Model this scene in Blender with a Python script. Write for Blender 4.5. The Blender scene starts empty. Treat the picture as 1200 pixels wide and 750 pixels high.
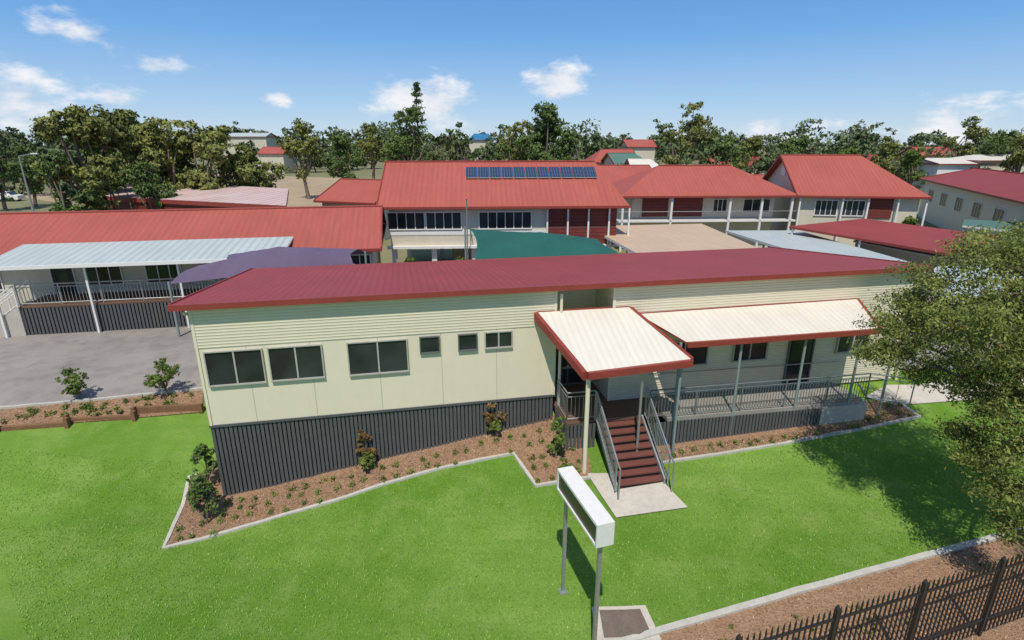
import bpy, bmesh, math, random
import numpy as np
from mathutils import Vector, Matrix
random.seed(7)
scene = bpy.context.scene
F = 640.0; PITCH = math.radians(17.9); HC = 10.0
cp, sp = math.cos(PITCH), math.sin(PITCH)
# ---------- survey helpers : turn measured sight lines into world positions ----------
def ray(u, v):
    X = (u-600)/F; Y = (375-v)/F
    return Vector((X, cp+Y*sp, -sp+Y*cp))
def at_z(u, v, z):
    d = ray(u, v); t = (z-HC)/d.z
    return Vector((d.x*t, d.y*t, z))
def at_y(u, v, y):
    d = ray(u, v); t = y/d.y
    return Vector((d.x*t, y, HC+d.z*t))
class Fr:
    def __init__(s, p0, p1):
        s.O = Vector((p0[0], p0[1], 0)); d = Vector((p1[0]-p0[0], p1[1]-p0[1], 0))
        s.L = d.length; s.e1 = d.normalized(); s.e2 = Vector((-s.e1.y, s.e1.x, 0))
    def P(s, a, n, z):
        p = s.O+s.e1*a+s.e2*n; return Vector((p.x, p.y, z))
    def loc(s, p):
        q = Vector((p[0], p[1], 0))-s.O
        return q.dot(s.e1), q.dot(s.e2)
    def hit(s, u, v, n):
        d = ray(u, v); c = Vector((0, 0, HC))
        t = (n-(c-s.O).dot(s.e2))/d.dot(s.e2)
        p = c+d*t
        return s.loc(p)[0], p.z
M = Fr((-8.5, 13.72), (14.48, 18.43))
def sm(x): return max(0., min(1., x))
def h(x, y):
    s, n = M.loc((x, y))
    if s < 0: f = 0
    elif s < 10: f = .155*s
    else: f = 1.55+.35*(1-math.exp(-(s-10)/6))
    k = sm(s/10)
    if n < 0: g = -.45*k*4.5*(1-math.exp(n/4.5))
    else: g = .4*min(n, 30)
    z = f+g
    a = 7
    z = -math.log(math.exp(-a*min(z, 8))+math.exp(-a*1.9))/a
    return z
def gh(u, v, off=0.0):
    z = 1.0
    for i in range(40):
        p = at_z(u, v, z); z = .5*z+.5*h(p.x, p.y)
    p = at_z(u, v, z); p.z += off
    return p

# ---------- materials ----------
def nn(nt, t, **kw):
    n = nt.nodes.new(t)
    for k, v in kw.items(): setattr(n, k, v)
    return n
def mth(nt, op, a, b=None, clamp=False):
    n = nt.nodes.new('ShaderNodeMath'); n.operation = op; n.use_clamp = clamp
    for i, x in enumerate((a, b)):
        if x is None: continue
        if isinstance(x, (int, float)): n.inputs[i].default_value = x
        else: nt.links.new(x, n.inputs[i])
    return n.outputs[0]
def mixc(nt, f, a, b, blend='MIX'):
    n = nt.nodes.new('ShaderNodeMix'); n.data_type = 'RGBA'; n.blend_type = blend
    for sock, x in ((n.inputs[0], f), (n.inputs[6], a), (n.inputs[7], b)):
        if isinstance(x, (int, float)): sock.default_value = x
        elif isinstance(x, tuple): sock.default_value = (x[0], x[1], x[2], 1)
        else: nt.links.new(x, sock)
    return n.outputs[2]
def noise(nt, scale, detail=4, vec=None, rough=.55):
    n = nn(nt, 'ShaderNodeTexNoise'); n.inputs['Scale'].default_value = scale
    n.inputs['Detail'].default_value = detail; n.inputs['Roughness'].default_value = rough
    if vec is not None: nt.links.new(vec, n.inputs['Vector'])
    return n.outputs['Fac']
def ramp(nt, fac, a, b):
    n = nn(nt, 'ShaderNodeMapRange'); n.inputs[1].default_value = a; n.inputs[2].default_value = b
    nt.links.new(fac, n.inputs[0]); return n.outputs[0]
def mat(name, col, col2=None, rough=.6, sc=1.5, fine=25., bump=.15, metal=0., rib=None, ribdark=.2, streak=.0,
        spec=.4, bumpd=.02, stain=None, mid=0., fa=.35):
    m = bpy.data.materials.new(name); m.use_nodes = True; nt = m.node_tree
    b = nt.nodes['Principled BSDF']
    geo = nn(nt, 'ShaderNodeNewGeometry'); pos = geo.outputs['Position']
    if col2 is None: col2 = tuple(c*.78 for c in col)
    f = ramp(nt, noise(nt, sc, 5, pos), .3, .7)
    c = mixc(nt, f, col, col2)
    ff = noise(nt, fine, 3, pos)
    c = mixc(nt, fa, c, mixc(nt, ramp(nt, ff, .3, .7), tuple(x*.7 for x in col), tuple(min(1, x*1.25) for x in col)))
    if mid:
        c = mixc(nt, mth(nt, 'MULTIPLY', ramp(nt, noise(nt, sc*5, 4, pos), .45, .75), mid), c, tuple(x*.5 for x in col2))
    hgt = ff
    if rib or streak:
        uv = nn(nt, 'ShaderNodeUVMap'); sx = nn(nt, 'ShaderNodeSeparateXYZ'); nt.links.new(uv.outputs[0], sx.inputs[0])
        if streak:
            mp = nn(nt, 'ShaderNodeMapping'); mp.inputs['Scale'].default_value = (3., .25, 1); nt.links.new(uv.outputs[0], mp.inputs[0])
            st = ramp(nt, noise(nt, 1.4, 6, mp.outputs[0], .7), .42, .75)
            c = mixc(nt, mth(nt, 'MULTIPLY', st, streak), c, stain or tuple(x*.45 for x in col))
        if rib:
            axis, per = rib
            w = mth(nt, 'SINE', mth(nt, 'MULTIPLY', sx.outputs[axis], 2*math.pi/per))
            w = mth(nt, 'MULTIPLY', mth(nt, 'ADD', w, 1.), .5)
            w = mth(nt, 'POWER', w, 3.)
            c = mixc(nt, mth(nt, 'MULTIPLY', w, ribdark), c, tuple(x*.35 for x in col))
            hgt = mth(nt, 'ADD', mth(nt, 'MULTIPLY', w, 1.), mth(nt, 'MULTIPLY', ff, .15))
    nt.links.new(c, b.inputs['Base Color'])
    b.inputs['Roughness'].default_value = rough; b.inputs['Metallic'].default_value = metal
    b.inputs['Specular IOR Level'].default_value = spec
    bp = nn(nt, 'ShaderNodeBump'); bp.inputs['Strength'].default_value = bump; bp.inputs['Distance'].default_value = bumpd
    nt.links.new(hgt, bp.inputs['Height']); nt.links.new(bp.outputs[0], b.inputs['Normal'])
    return m
def leafmat(name, dark, light, trans=.25):
    m = bpy.data.materials.new(name); m.use_nodes = True; nt = m.node_tree
    b = nt.nodes['Principled BSDF']; out = nt.nodes['Material Output']
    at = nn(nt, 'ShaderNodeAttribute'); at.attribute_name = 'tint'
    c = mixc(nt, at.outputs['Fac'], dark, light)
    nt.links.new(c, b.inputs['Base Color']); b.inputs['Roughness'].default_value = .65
    b.inputs['Specular IOR Level'].default_value = .2
    if trans > 0:
        tr = nn(nt, 'ShaderNodeBsdfTranslucent'); nt.links.new(c, tr.inputs[0])
        mx = nn(nt, 'ShaderNodeMixShader'); mx.inputs[0].default_value = trans
        nt.links.new(b.outputs[0], mx.inputs[1]); nt.links.new(tr.outputs[0], mx.inputs[2]); nt.links.new(mx.outputs[0], out.inputs[0])
    return m

m_roof = mat('roof_red', (.34, .064, .058), (.27, .05, .046), rough=.55, sc=.5, rib=(0, .22), ribdark=.22, streak=.2, bump=.25, spec=.25)
m_roof2 = mat('roof_red_old', (.44, .115, .088), (.35, .085, .066), rough=.7, sc=.3, rib=(0, .3), ribdark=.16, streak=.45, bump=.12, stain=(.25, .07, .058), spec=.2)
m_roofdk = mat('roof_maroon', (.33, .062, .05), (.26, .048, .04), rough=.6, sc=.4, rib=(0, .3), ribdark=.16, streak=.25, bump=.12, spec=.25)
m_roofworn = mat('roof_worn', (.66, .53, .49), (.52, .34, .30), rough=.7, sc=.35, rib=(0, .9), ribdark=.45, streak=.4, stain=(.38, .13, .1))
m_fascia = mat('fascia_red', (.30, .055, .042), rough=.45, sc=2, fine=8)
m_white = mat('white_paint', (.78, .77, .73), (.72, .71, .67), rough=.5, sc=1, fine=10, fa=.12)
m_whiteroof = mat('white_roof', (.74, .70, .61), (.68, .63, .54), rough=.5, sc=.8, rib=(0, .2), ribdark=.12, streak=.25, stain=(.5, .42, .33), fa=.12)
m_blueroof = mat('pale_blue_roof', (.52, .57, .55), (.44, .50, .48), rough=.5, sc=.5, rib=(0, .35), ribdark=.28, streak=.3)
m_tan = mat('tan_roof', (.60, .45, .31), (.52, .38, .25), rough=.6, sc=.5, rib=(0, .3), ribdark=.12, streak=.25)
m_cream = mat('cream_wall', (.765, .695, .525), (.745, .675, .505), rough=.55, sc=.3, fine=3, bump=.02, fa=.05, streak=.07)
m_creamrib = mat('cream_cladding', (.765, .695, .525), (.745, .675, .505), rough=.55, sc=.3, fine=3, rib=(1, .085), ribdark=.20, bump=.45, streak=.07, fa=.05)
m_joint = mat('cladding_joint', (.5, .46, .36), rough=.6)
m_creamfar = mat('cream_far', (.66, .61, .48), (.6, .55, .42), rough=.6, sc=.5, fine=5, streak=.2, fa=.12)
m_skirt = mat('skirt_batten', (.105, .108, .108), (.08, .083, .084), rough=.6, sc=3)
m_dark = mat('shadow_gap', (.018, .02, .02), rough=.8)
m_maroon = mat('maroon_panel', (.20, .04, .03), (.15, .03, .022), rough=.6, rib=(1, .22), ribdark=.5)
m_steel = mat('galv_steel', (.42, .44, .44), (.34, .36, .36), rough=.4, metal=.6, sc=4)
m_bluepost = mat('teal_post', (.25, .31, .30), rough=.5)
m_raildk = mat('rail_grey', (.15, .175, .175), rough=.5)
m_frame = mat('window_frame', (.46, .45, .40), rough=.4, sc=5)
m_framedk = mat('window_frame_dark', (.14, .15, .15), rough=.4, sc=5)
m_conc = mat('concrete', (.56, .51, .44), (.46, .42, .36), rough=.85, sc=1.4, fine=40, mid=.25)
m_edge = mat('concrete_edge', (.56, .54, .48), (.43, .41, .36), rough=.85, sc=4, fine=40, mid=.35)
m_asph = mat('asphalt', (.33, .30, .275), (.235, .215, .20), rough=.95, sc=.35, fine=60, mid=.4, spec=.15)
m_yard = mat('courtyard', (.33, .31, .28), (.22, .21, .19), rough=.9, sc=.25, fine=30, mid=.3)
m_mulch = mat('mulch', (.40, .245, .145), (.28, .165, .095), rough=.95, sc=2.5, fine=18, bump=1., bumpd=.08, mid=.5)
m_timber = mat('timber', (.24, .125, .065), (.15, .08, .045), rough=.8, sc=3, fine=15, bump=.5)
m_step = mat('step_tread', (.19, .07, .05), (.135, .047, .035), rough=.7)
m_deck = mat('deck_boards', (.2, .12, .08), (.15, .09, .06), rough=.7, rib=(1, .14), ribdark=.6)
m_dry = mat('dry_grass', (.24, .22, .11), (.14, .16, .065), rough=.95, sc=.05, fine=1.5, mid=.4)
m_dirt = mat('field_dirt', (.44, .33, .21), (.33, .26, .15), rough=.95, sc=.06, fine=2, mid=.3)
m_black = mat('black_metal', (.02, .02, .022), (.045, .032, .026), rough=.45, sc=6, spec=.5)
m_bark = mat('bark', (.22, .17, .125), (.12, .09, .065), rough=.9, sc=3, fine=20, bump=.8)
m_soil = mat('soil_pad', (.18, .14, .11), (.12, .095, .075), rough=.95, sc=4)
m_sign = mat('sign_face', (.035, .03, .03), rough=.3, sc=3)
m_green_sail = mat('green_sail', (.015, .115, .09), (.011, .085, .07), rough=.85, sc=.8, streak=.2)
m_purple_sail = mat('purple_sail', (.14, .105, .18), (.11, .08, .145), rough=.85, sc=.8, streak=.2)
m_greenroof = mat('green_roof', (.10, .20, .16), rough=.6, rib=(0, .3))
m_line = mat('line_paint', (.6, .58, .52), (.4, .38, .34), rough=.8, sc=4, fine=20, mid=.5)
m_solar = bpy.data.materials.new('solar_panel'); m_solar.use_nodes = True
_b = m_solar.node_tree.nodes['Principled BSDF']; _nt = m_solar.node_tree
_uv = nn(_nt, 'ShaderNodeUVMap'); _br = nn(_nt, 'ShaderNodeTexBrick'); _br.offset = 0
_br.inputs['Scale'].default_value = 1; _br.inputs['Brick Width'].default_value = .16; _br.inputs['Row Height'].default_value = .16
_br.inputs['Mortar Size'].default_value = .008
_br.inputs['Color1'].default_value = (.012, .03, .075, 1); _br.inputs['Color2'].default_value = (.015, .035, .085, 1); _br.inputs['Mortar'].default_value = (.15, .2, .28, 1)
_nt.links.new(_uv.outputs[0], _br.inputs['Vector']); _nt.links.new(_br.outputs[0], _b.inputs['Base Color']); _b.inputs['Roughness'].default_value = .2
def glassmat(name, c, r=.08):
    m = bpy.data.materials.new(name); m.use_nodes = True; nt = m.node_tree; b = nt.nodes['Principled BSDF']
    g = nn(nt, 'ShaderNodeNewGeometry')
    nt.links.new(mixc(nt, ramp(nt, noise(nt, .9, 2, g.outputs['Position']), .35, .65), c, tuple(x*2.2 for x in c)), b.inputs['Base Color'])
    b.inputs['Roughness'].default_value = r; b.inputs['Specular IOR Level'].default_value = .4
    return m
m_glass = glassmat('glass', (.02, .022, .024))
# lawn
m_lawn = bpy.data.materials.new('lawn'); m_lawn.use_nodes = True
nt = m_lawn.node_tree; b = nt.nodes['Principled BSDF']; g = nn(nt, 'ShaderNodeNewGeometry'); pos = g.outputs['Position']
c = mixc(nt, ramp(nt, noise(nt, .16, 4, pos, .55), .40, .60), (.135, .265, .032), (.245, .40, .075))
c = mixc(nt, mth(nt, 'MULTIPLY', ramp(nt, noise(nt, 1.0, 7, pos, .72), .46, .7), .6), c, (.33, .43, .13))
mp = nn(nt, 'ShaderNodeMapping'); mp.inputs['Rotation'].default_value = (0, 0, .5); mp.inputs['Scale'].default_value = (.25, 1.6, 1); nt.links.new(pos, mp.inputs[0])
c = mixc(nt, mth(nt, 'MULTIPLY', ramp(nt, noise(nt, 1.0, 5, mp.outputs[0], .65), .42, .7), .45), c, (.115, .245, .03))
c = mixc(nt, mth(nt, 'MULTIPLY', ramp(nt, noise(nt, 6, 4, pos, .7), .5, .75), .35), c, (.12, .24, .035))
fn = noise(nt, 26, 6, pos, .85)
c = mixc(nt, mth(nt, 'MULTIPLY', ramp(nt, fn, .60, .36), .5), c, (.07, .16, .016))
nt.links.new(c, b.inputs['Base Color']); b.inputs['Roughness'].default_value = .95; b.inputs['Specular IOR Level'].default_value = .05
bp = nn(nt, 'ShaderNodeBump'); bp.inputs['Strength'].default_value = .7; bp.inputs['Distance'].default_value = .05
nt.links.new(fn, bp.inputs['Height']); nt.links.new(bp.outputs[0], b.inputs['Normal'])

m_leafA = leafmat('leaf_olive', (.065, .09, .025), (.31, .32, .09), 0.)
m_leafB = leafmat('leaf_green', (.04, .08, .022), (.18, .25, .07), 0.)
m_leafC = leafmat('leaf_far', (.045, .075, .03), (.18, .225, .095), 0.)
m_leafD = leafmat('leaf_shrub', (.05, .09, .02), (.26, .34, .08))
m_leafE = leafmat('leaf_red', (.08, .08, .02), (.42, .24, .09))
m_leafG = leafmat('leaf_fore', (.075, .10, .025), (.34, .38, .10), .3)

# ---------- mesh builder ----------
class MB:
    def __init__(s): s.V = []; s.F = []; s.U = []; s.I = []; s.mats = []
    def mi(s, m):
        if m not in s.mats: s.mats.append(m)
        return s.mats.index(m)
    def poly(s, pts, m):
        pts = [Vector(p) for p in pts]
        k = len(s.V); s.V += pts; s.F.append(list(range(k, k+len(pts)))); s.I.append(s.mi(m))
        a = pts[0]; eu = (pts[1]-a).normalized(); nrm = eu.cross(pts[-1]-a)
        ev = nrm.cross(eu); ev = ev.normalized() if ev.length > 1e-9 else Vector((0, 0, 1))
        s.U.append([((p-a).dot(eu), (p-a).dot(ev)) for p in pts])
    def box(s, o, ex, ey, ez, m, mtop=None):
        o = Vector(o); A = o; B = o+ex; C = o+ex+ey; D = o+ey
        s.poly([A, B, B+ez, A+ez], m); s.poly([B, C, C+ez, B+ez], m); s.poly([C, D, D+ez, C+ez], m); s.poly([D, A, A+ez, D+ez], m)
        s.poly([A+ez, B+ez, C+ez, D+ez], mtop or m); s.poly([D, C, B, A], m)
    def fbox(s, fr, s0, s1, n0, n1, z0, z1, m, mtop=None):
        s.box(fr.P(s0, n0, z0), fr.e1*(s1-s0), fr.e2*(n1-n0), Vector((0, 0, z1-z0)), m, mtop)
    def slab(s, a, b, c, d, th, mt, ms, mb=None):
        t = Vector((0, 0, th)); a, b, c, d = [Vector(x) for x in (a, b, c, d)]
        s.poly([a, b, c, d], mt); s.poly([d-t, c-t, b-t, a-t], mb or ms)
        for p, q in ((a, b), (b, c), (c, d), (d, a)): s.poly([p-t, q-t, q, p], ms)
    def tube(s, a, b, r0, r1, m, seg=8):
        a = Vector(a); b = Vector(b); d = (b-a).normalized()
        x = d.orthogonal().normalized(); y = d.cross(x)
        A = [a+(x*math.cos(i*2*math.pi/seg)+y*math.sin(i*2*math.pi/seg))*r0 for i in range(seg)]
        B = [b+(x*math.cos(i*2*math.pi/seg)+y*math.sin(i*2*math.pi/seg))*r1 for i in range(seg)]
        for i in range(seg):
            j = (i+1) % seg; s.poly([A[i], A[j], B[j], B[i]], m)
        s.poly(A[::-1], m); s.poly(B, m)
    def bar(s, a, b, w, t, m):
        a = Vector(a); b = Vector(b); d = b-a; side = Vector((d.y, -d.x, 0))
        side = side.normalized() if side.length > 1e-6 else Vector((1, 0, 0))
        up = side.cross(d).normalized()
        if up.z < 0: up = -up
        s.box(a-side*w/2-up*t/2, side*w, d, up*t, m)
    def build(s, name, parent=None):
        me = bpy.data.meshes.new(name); me.from_pydata([tuple(v) for v in s.V], [], s.F)
        for m in s.mats: me.materials.append(m)
        uv = me.uv_layers.new(name='UVMap')
        flat = [c for f in s.U for p in f for c in p]
        uv.data.foreach_set('uv', flat); me.polygons.foreach_set('material_index', s.I)
        me.update()
        ob = bpy.data.objects.new(name, me); scene.collection.objects.link(ob)
        if parent:
            ob.parent = parent; ob.matrix_parent_inverse = Matrix.Translation(-parent.location)
        return ob
def empty(name, loc):
    e = bpy.data.objects.new(name, None); e.location = loc; scene.collection.objects.link(e); return e

def window(mb, fr, s0, s1, z0, z1, n, panes=2, fm=None, fw=.05):
    fm = fm or m_frame
    mb.fbox(fr, s0, s1, n-.02, n+.01, z0, z1, m_glass)
    mb.fbox(fr, s0-fw, s1+fw, n-.06, n+.01, z1, z1+fw, fm); mb.fbox(fr, s0-fw, s1+fw, n-.08, n+.01, z0-fw, z0, fm)
    mb.fbox(fr, s0-fw, s0, n-.06, n+.01, z0, z1, fm); mb.fbox(fr, s1, s1+fw, n-.06, n+.01, z0, z1, fm)
    for i in range(1, panes):
        c = s0+(s1-s0)*i/panes; mb.fbox(fr, c-.022, c+.022, n-.05, n+.01, z0, z1, fm)

def railing(mb, a, b, hgt=1.0, m=None, sp=.12, r=.022, bal=.009, mid=True, posts=1.6):
    m = m or m_steel; a = Vector(a); b = Vector(b); up = Vector((0, 0, hgt)); L = (b-a).length
    mb.tube(a+up, b+up, r, r, m, 6); mb.tube(a+Vector((0, 0, .1)), b+Vector((0, 0, .1)), r*.7, r*.7, m, 6)
    if mid: mb.tube(a+up*.86, b+up*.86, r*.7, r*.7, m, 6)
    n = max(1, int(L/sp))
    for i in range(n+1):
        p = a.lerp(b, i/n); mb.tube(p+Vector((0, 0, .1)), p+up*.86, bal, bal, m, 4)
    k = max(1, round(L/posts))
    for i in range(k+1):
        p = a.lerp(b, i/k); mb.tube(p, p+up, r, r, m, 6)

# ---------- ground / lawn ----------
def axis(lo, hi, step, far):
    mid_ = list(np.arange(lo, hi+step/2, step)); return [lo-f for f in reversed(far)]+mid_+[hi+f for f in far]
far = [6, 15, 30, 60, 120, 250, 500, 1000, 2500]
xs = axis(-32, 32, .5, far); ys = axis(-6, 44, .5, far)
grid = [(x, y, h(x, y)) for y in ys for x in xs]
nx = len(xs); lawnF = []; groundF = []
for j in range(len(ys)-1):
    for i in range(nx-1):
        f = (j*nx+i, j*nx+i+1, (j+1)*nx+i+1, (j+1)*nx+i)
        cx = (xs[i]+xs[i+1])/2; cy = (ys[j]+ys[j+1])/2; s_, n_ = M.loc((cx, cy))
        isl = abs(cx) < 60 and cy < 40 and cy > -20 and ((s_ < -.3 and n_ < 3.6) or (-.3 <= s_ < 21.5 and n_ < 1) or (s_ >= 21.5 and n_ < 1.5))
        (lawnF if isl else groundF).append(f)
def gridobj(name, faces, m):
    used = sorted({i for f in faces for i in f}); mp_ = {k: i for i, k in enumerate(used)}
    me = bpy.data.meshes.new(name); me.from_pydata([grid[k] for k in used], [], [[mp_[i] for i in f] for f in faces])
    me.materials.append(m); me.polygons.foreach_set('use_smooth', [True]*len(me.polygons))
    ob = bpy.data.objects.new(name, me); scene.collection.objects.link(ob); return ob
gridobj('lawn', lawnF, m_lawn); gridobj('ground', groundF, m_dry)

def overlay(name, pts, m, off=.025, step=.5, parent=None):
    bm = bmesh.new(); vs = [bm.verts.new((p[0], p[1], 0)) for p in pts]; bm.faces.new(vs)
    bmesh.ops.triangulate(bm, faces=bm.faces[:])
    X = [p[0] for p in pts]; Y = [p[1] for p in pts]
    for ax, lo, hi in ((0, min(X), max(X)), (1, min(Y), max(Y))):
        k = math.ceil(lo/step)
        while k*step < hi:
            co = [0, 0, 0]; no = [0, 0, 0]; co[ax] = k*step; no[ax] = 1
            bmesh.ops.bisect_plane(bm, geom=bm.verts[:]+bm.edges[:]+bm.faces[:], plane_co=co, plane_no=no); k += 1
    for v in bm.verts: v.co.z = h(v.co.x, v.co.y)+off
    bmesh.ops.recalc_face_normals(bm, faces=bm.faces[:])
    me = bpy.data.meshes.new(name); bm.to_mesh(me); bm.free()
    if me.polygons[0].normal.z < 0: me.flip_normals()
    me.materials.append(m); me.polygons.foreach_set('use_smooth', [True]*len(me.polygons))
    ob = bpy.data.objects.new(name, me); scene.collection.objects.link(ob); return ob
def edging(name, pts, w=.10, hh=.06, m=None, parent=None):
    mb = MB()
    P = []
    for a, b in zip(pts[:-1], pts[1:]):
        a = Vector((a[0], a[1], 0)); b = Vector((b[0], b[1], 0))
        k = max(1, int((b-a).length/.4))
        for i in range(k): P.append(a.lerp(b, i/k))
    P.append(Vector((pts[-1][0], pts[-1][1], 0)))
    L = []; R = []
    for i, p in enumerate(P):
        d = (P[min(i+1, len(P)-1)]-P[max(i-1, 0)]).normalized(); nrm = Vector((-d.y, d.x, 0))
        z = h(p.x, p.y)+random.uniform(-.008, .008); jw = random.uniform(-.008, .008)
        L.append(Vector((p.x, p.y, z))+nrm*(w/2+jw)); R.append(Vector((p.x, p.y, z))-nrm*(w/2-jw))
    up = Vector((0, 0, hh)); dn = Vector((0, 0, -.1))
    for i in range(len(P)-1):
        mb.poly([R[i]+up, R[i+1]+up, L[i+1]+up, L[i]+up], m or m_edge)
        mb.poly([R[i]+dn, R[i+1]+dn, R[i+1]+up, R[i]+up], m or m_edge)
        mb.poly([L[i+1]+dn, L[i]+dn, L[i]+up, L[i+1]+up], m or m_edge)
    mb.poly([L[0]+dn, R[0]+dn, R[0]+up, L[0]+up], m or m_edge); mb.poly([R[-1]+dn, L[-1]+dn, L[-1]+up, R[-1]+up], m or m_edge)
    return mb.build(name, parent)
def gp(*l): return [gh(u, v) for u, v in l]

bedL_front = gp((222, 560), (192, 643), (260, 626), (330, 605), (390, 588), (450, 568), (510, 551), (560, 540), (602, 532), (628, 570), (694, 560))
bl = [M.P(-.9, .9, 0)]+bedL_front+[M.P(10.9, -.6, 0), M.P(9.9, .3, 0), M.P(0.2, .3, 0), M.P(.1, 1.2, 0)]
overlay('garden_bed', bl, m_mulch, .03)
edging('garden_edging', [M.P(-.9, .9, 0)]+bedL_front)
bedR = gp((776, 543), (840, 533), (920, 520), (1010, 503), (1077, 489), (1046, 467))
overlay('garden_bed', [bedR[0]]+bedR[1:]+[M.P(20, -.9, 0), M.P(12.4, -.9, 0)], m_mulch, .03)
edging('garden_edging', bedR)
slab_pts = gp((688, 556), (722, 608), (806, 596), (768, 556))
overlay('entry_path', slab_pts, m_conc, .045)
overlay('footpath', gp((1012, 466), (1050, 476), (1130, 470), (1200, 462), (1300, 455), (1300, 440), (1180, 446), (1110, 445), (1075, 452), (1040, 452)), m_conc, .04)
kerb = gp((700, 762), (775, 740), (860, 716), (1000, 676), (1100, 649), (1180, 628), (1260, 606))
k0 = kerb[0]; k1 = kerb[-1]
overlay('mulch_strip', kerb+[Vector((k1.x+1, k1.y-3, 0)), Vector((k1.x-4, k1.y-5.5, 0)), Vector((k0.x-.5, k0.y-3, 0))], m_mulch, .03)
edging('concrete_kerb', kerb, .15, .09)
ret = gp((-260, 520), (-100, 508), (0, 502), (120, 494), (238, 484))
bedback = gp((238, 458), (120, 470), (0, 481), (-260, 500))
overlay('garden_bed', ret+bedback, m_mulch, .04)
overlay('car_park', bedback[::-1]+[M.P(0, 5, 0), M.P(0, 11, 0), Vector((-10, 27, 0)), Vector((-31, 24, 0)), Vector((-45, 24, 0)), Vector((-45, bedback[-1].y, 0))], m_asph, .03)
edging('car_park_kerb', [Vector((p.x, p.y+.05, 0)) for p in bedback], .1, .09)
overlay('courtyard', [M.P(0, 11.2, 0), M.P(0, 7.9, 0), M.P(22.7, 7.9, 0), M.P(22, 1, 0), Vector((40, 19, 0)), Vector((45, 40, 0)), Vector((12, 40, 0)), Vector((-9, 31, 0))], m_yard, .02)
overlay('sports_field', [Vector((-26, 70, 0)), Vector((-12, 70, 0)), Vector((-20, 128, 0)), Vector((-85, 160, 0)), Vector((-80, 90, 0)), Vector((-46, 66, 0))], m_dirt, .03, 20)
mb = MB()
tp = gp((-260, 522), (-100, 510), (0, 504), (82, 498), (82, 494), (160, 490), (160, 485), (238, 481))
for a, b in ((0, 1), (1, 2), (2, 3), (4, 5), (6, 7)):
    A, B = tp[a], tp[b]
    for k in range(2 if a < 6 else 3):
        za = h(A.x, A.y)-.08+k*.13; zb = h(B.x, B.y)-.08+k*.13
        mb.bar((A.x, A.y+k*.01, za), (B.x, B.y+k*.01, zb), .12, .122, m_timber)
    for p in (A, B): mb.box((p.x-.06, p.y-.15, h(p.x, p.y)-.2), Vector((.12, 0, 0)), Vector((0, .12, 0)), Vector((0, 0, .5)), m_timber)
mb.build('timber_retaining_wall')

# ---------- MAIN BUILDING ----------
FL = 2.45; DK = 2.05
main = empty('school_building', M.P(11, 4, 1.9))
r0, _ = M.loc(at_z(197, 358.5, 6.05)); r1, _ = M.loc(at_z(1093, 312, 6.05))
RS = (6.05-5.2)/8.26
NO = -.16
def rz_(n): return 6.05-RS*(n-NO)
mb = MB()
zc = 4.75; S1 = 10.05
mb.fbox(M, 0, S1, 0, 7.6, FL, zc, m_cream)
def clad(mb, s0, s1, n0, n1, zb):
    za, zb2 = rz_(n0)-.103, rz_(n1)-.103
    A, B, C, D = M.P(s0, n0, zb), M.P(s1, n0, zb), M.P(s1, n1, zb), M.P(s0, n1, zb)
    A2, B2, C2, D2 = M.P(s0, n0, za), M.P(s1, n0, za), M.P(s1, n1, zb2), M.P(s0, n1, zb2)
    mb.poly([A, B, B2, A2], m_creamrib); mb.poly([B, C, C2, B2], m_creamrib); mb.poly([C, D, D2, C2], m_creamrib); mb.poly([D, A, A2, D2], m_creamrib); mb.poly([D, C, B, A], m_creamrib)
clad(mb, -.012, S1+.012, -.014, 7.61, zc+.001)
clad(mb, S1+.02, 11.85, 1.5, 7.6, FL-.4)
clad(mb, 11.86, 22.75, 0, 7.6, FL-.6)
for s_ in (1.25, 2.9, 4.75, 6.55, 8.2): mb.fbox(M, s_-.008, s_+.008, -.004, 0, FL, zc, m_joint)
for s_ in (.0, S1-.07): mb.fbox(M, s_, s_+.07, -.03, 0, FL, rz_(0)-.12, m_cream)
mb.fbox(M, 11.83, 11.92, -.03, 0, FL-.4, rz_(0)-.12, m_cream); mb.fbox(M, 22.7, 22.79, -.03, 0, FL-.4, rz_(0)-.12, m_cream)
mb.fbox(M, -.02, S1+.02, -.035, 0, FL-.07, FL, m_skirt)
mb.build('walls', main)
mb = MB()
mb.slab(M.P(r0, NO, 6.05), M.P(r1, NO, 6.05), M.P(r1, 8.1, 5.2), M.P(r0, 8.1, 5.2), .10, m_roof, m_fascia, m_cream)
mb.build('roof', main)
mb = MB()
mb.fbox(M, r0-.02, r1+.02, NO-.12, NO-.003, 5.90, 6.06, m_fascia)
mb.fbox(M, r0-.02, r1+.02, 8.103, 8.2, 5.03, 5.19, m_fascia)
for s_ in (r0-.03, r1+.0):
    mb.slab(M.P(s_, NO, 6.085), M.P(s_+.05, NO, 6.085), M.P(s_+.05, 8.1, 5.235), M.P(s_, 8.1, 5.235), .22, m_fascia, m_fascia)
mb.build('gutter', main)
mb = MB()
for (u0, u1, v0, v1, p) in ((243, 309, 411, 449, 2), (317, 378, 406, 443, 2), (409, 477, 400, 436, 2), (493, 514, 395, 412, 1), (538, 558, 392, 409, 1), (569, 599, 389, 406, 2)):
    um = (u0+u1)/2; sA, _ = M.hit(u0, (v0+v1)/2, 0); sB, _ = M.hit(u1, (v0+v1)/2, 0)
    _, zt = M.hit(um, v0, 0); _, zb = M.hit(um, v1, 0)
    if zt > zc-.03: zt = zc-.05
    window(mb, M, sA, sB, zb, zt, -.005, p, m_framedk if p == 1 else m_frame, .035)
for (sA, sB, zb, zt, p) in ((13.6, 15.2, 3.1, 3.9, 2), (16.2, 17.4, 3.1, 3.9, 2), (20.2, 21.4, 3.1, 3.9, 2)):
    window(mb, M, sA, sB, zb, zt, -.005, p)
window(mb, M, 18.3, 19.2, 2.1, 3.95, -.005, 1, m_framedk)
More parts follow.
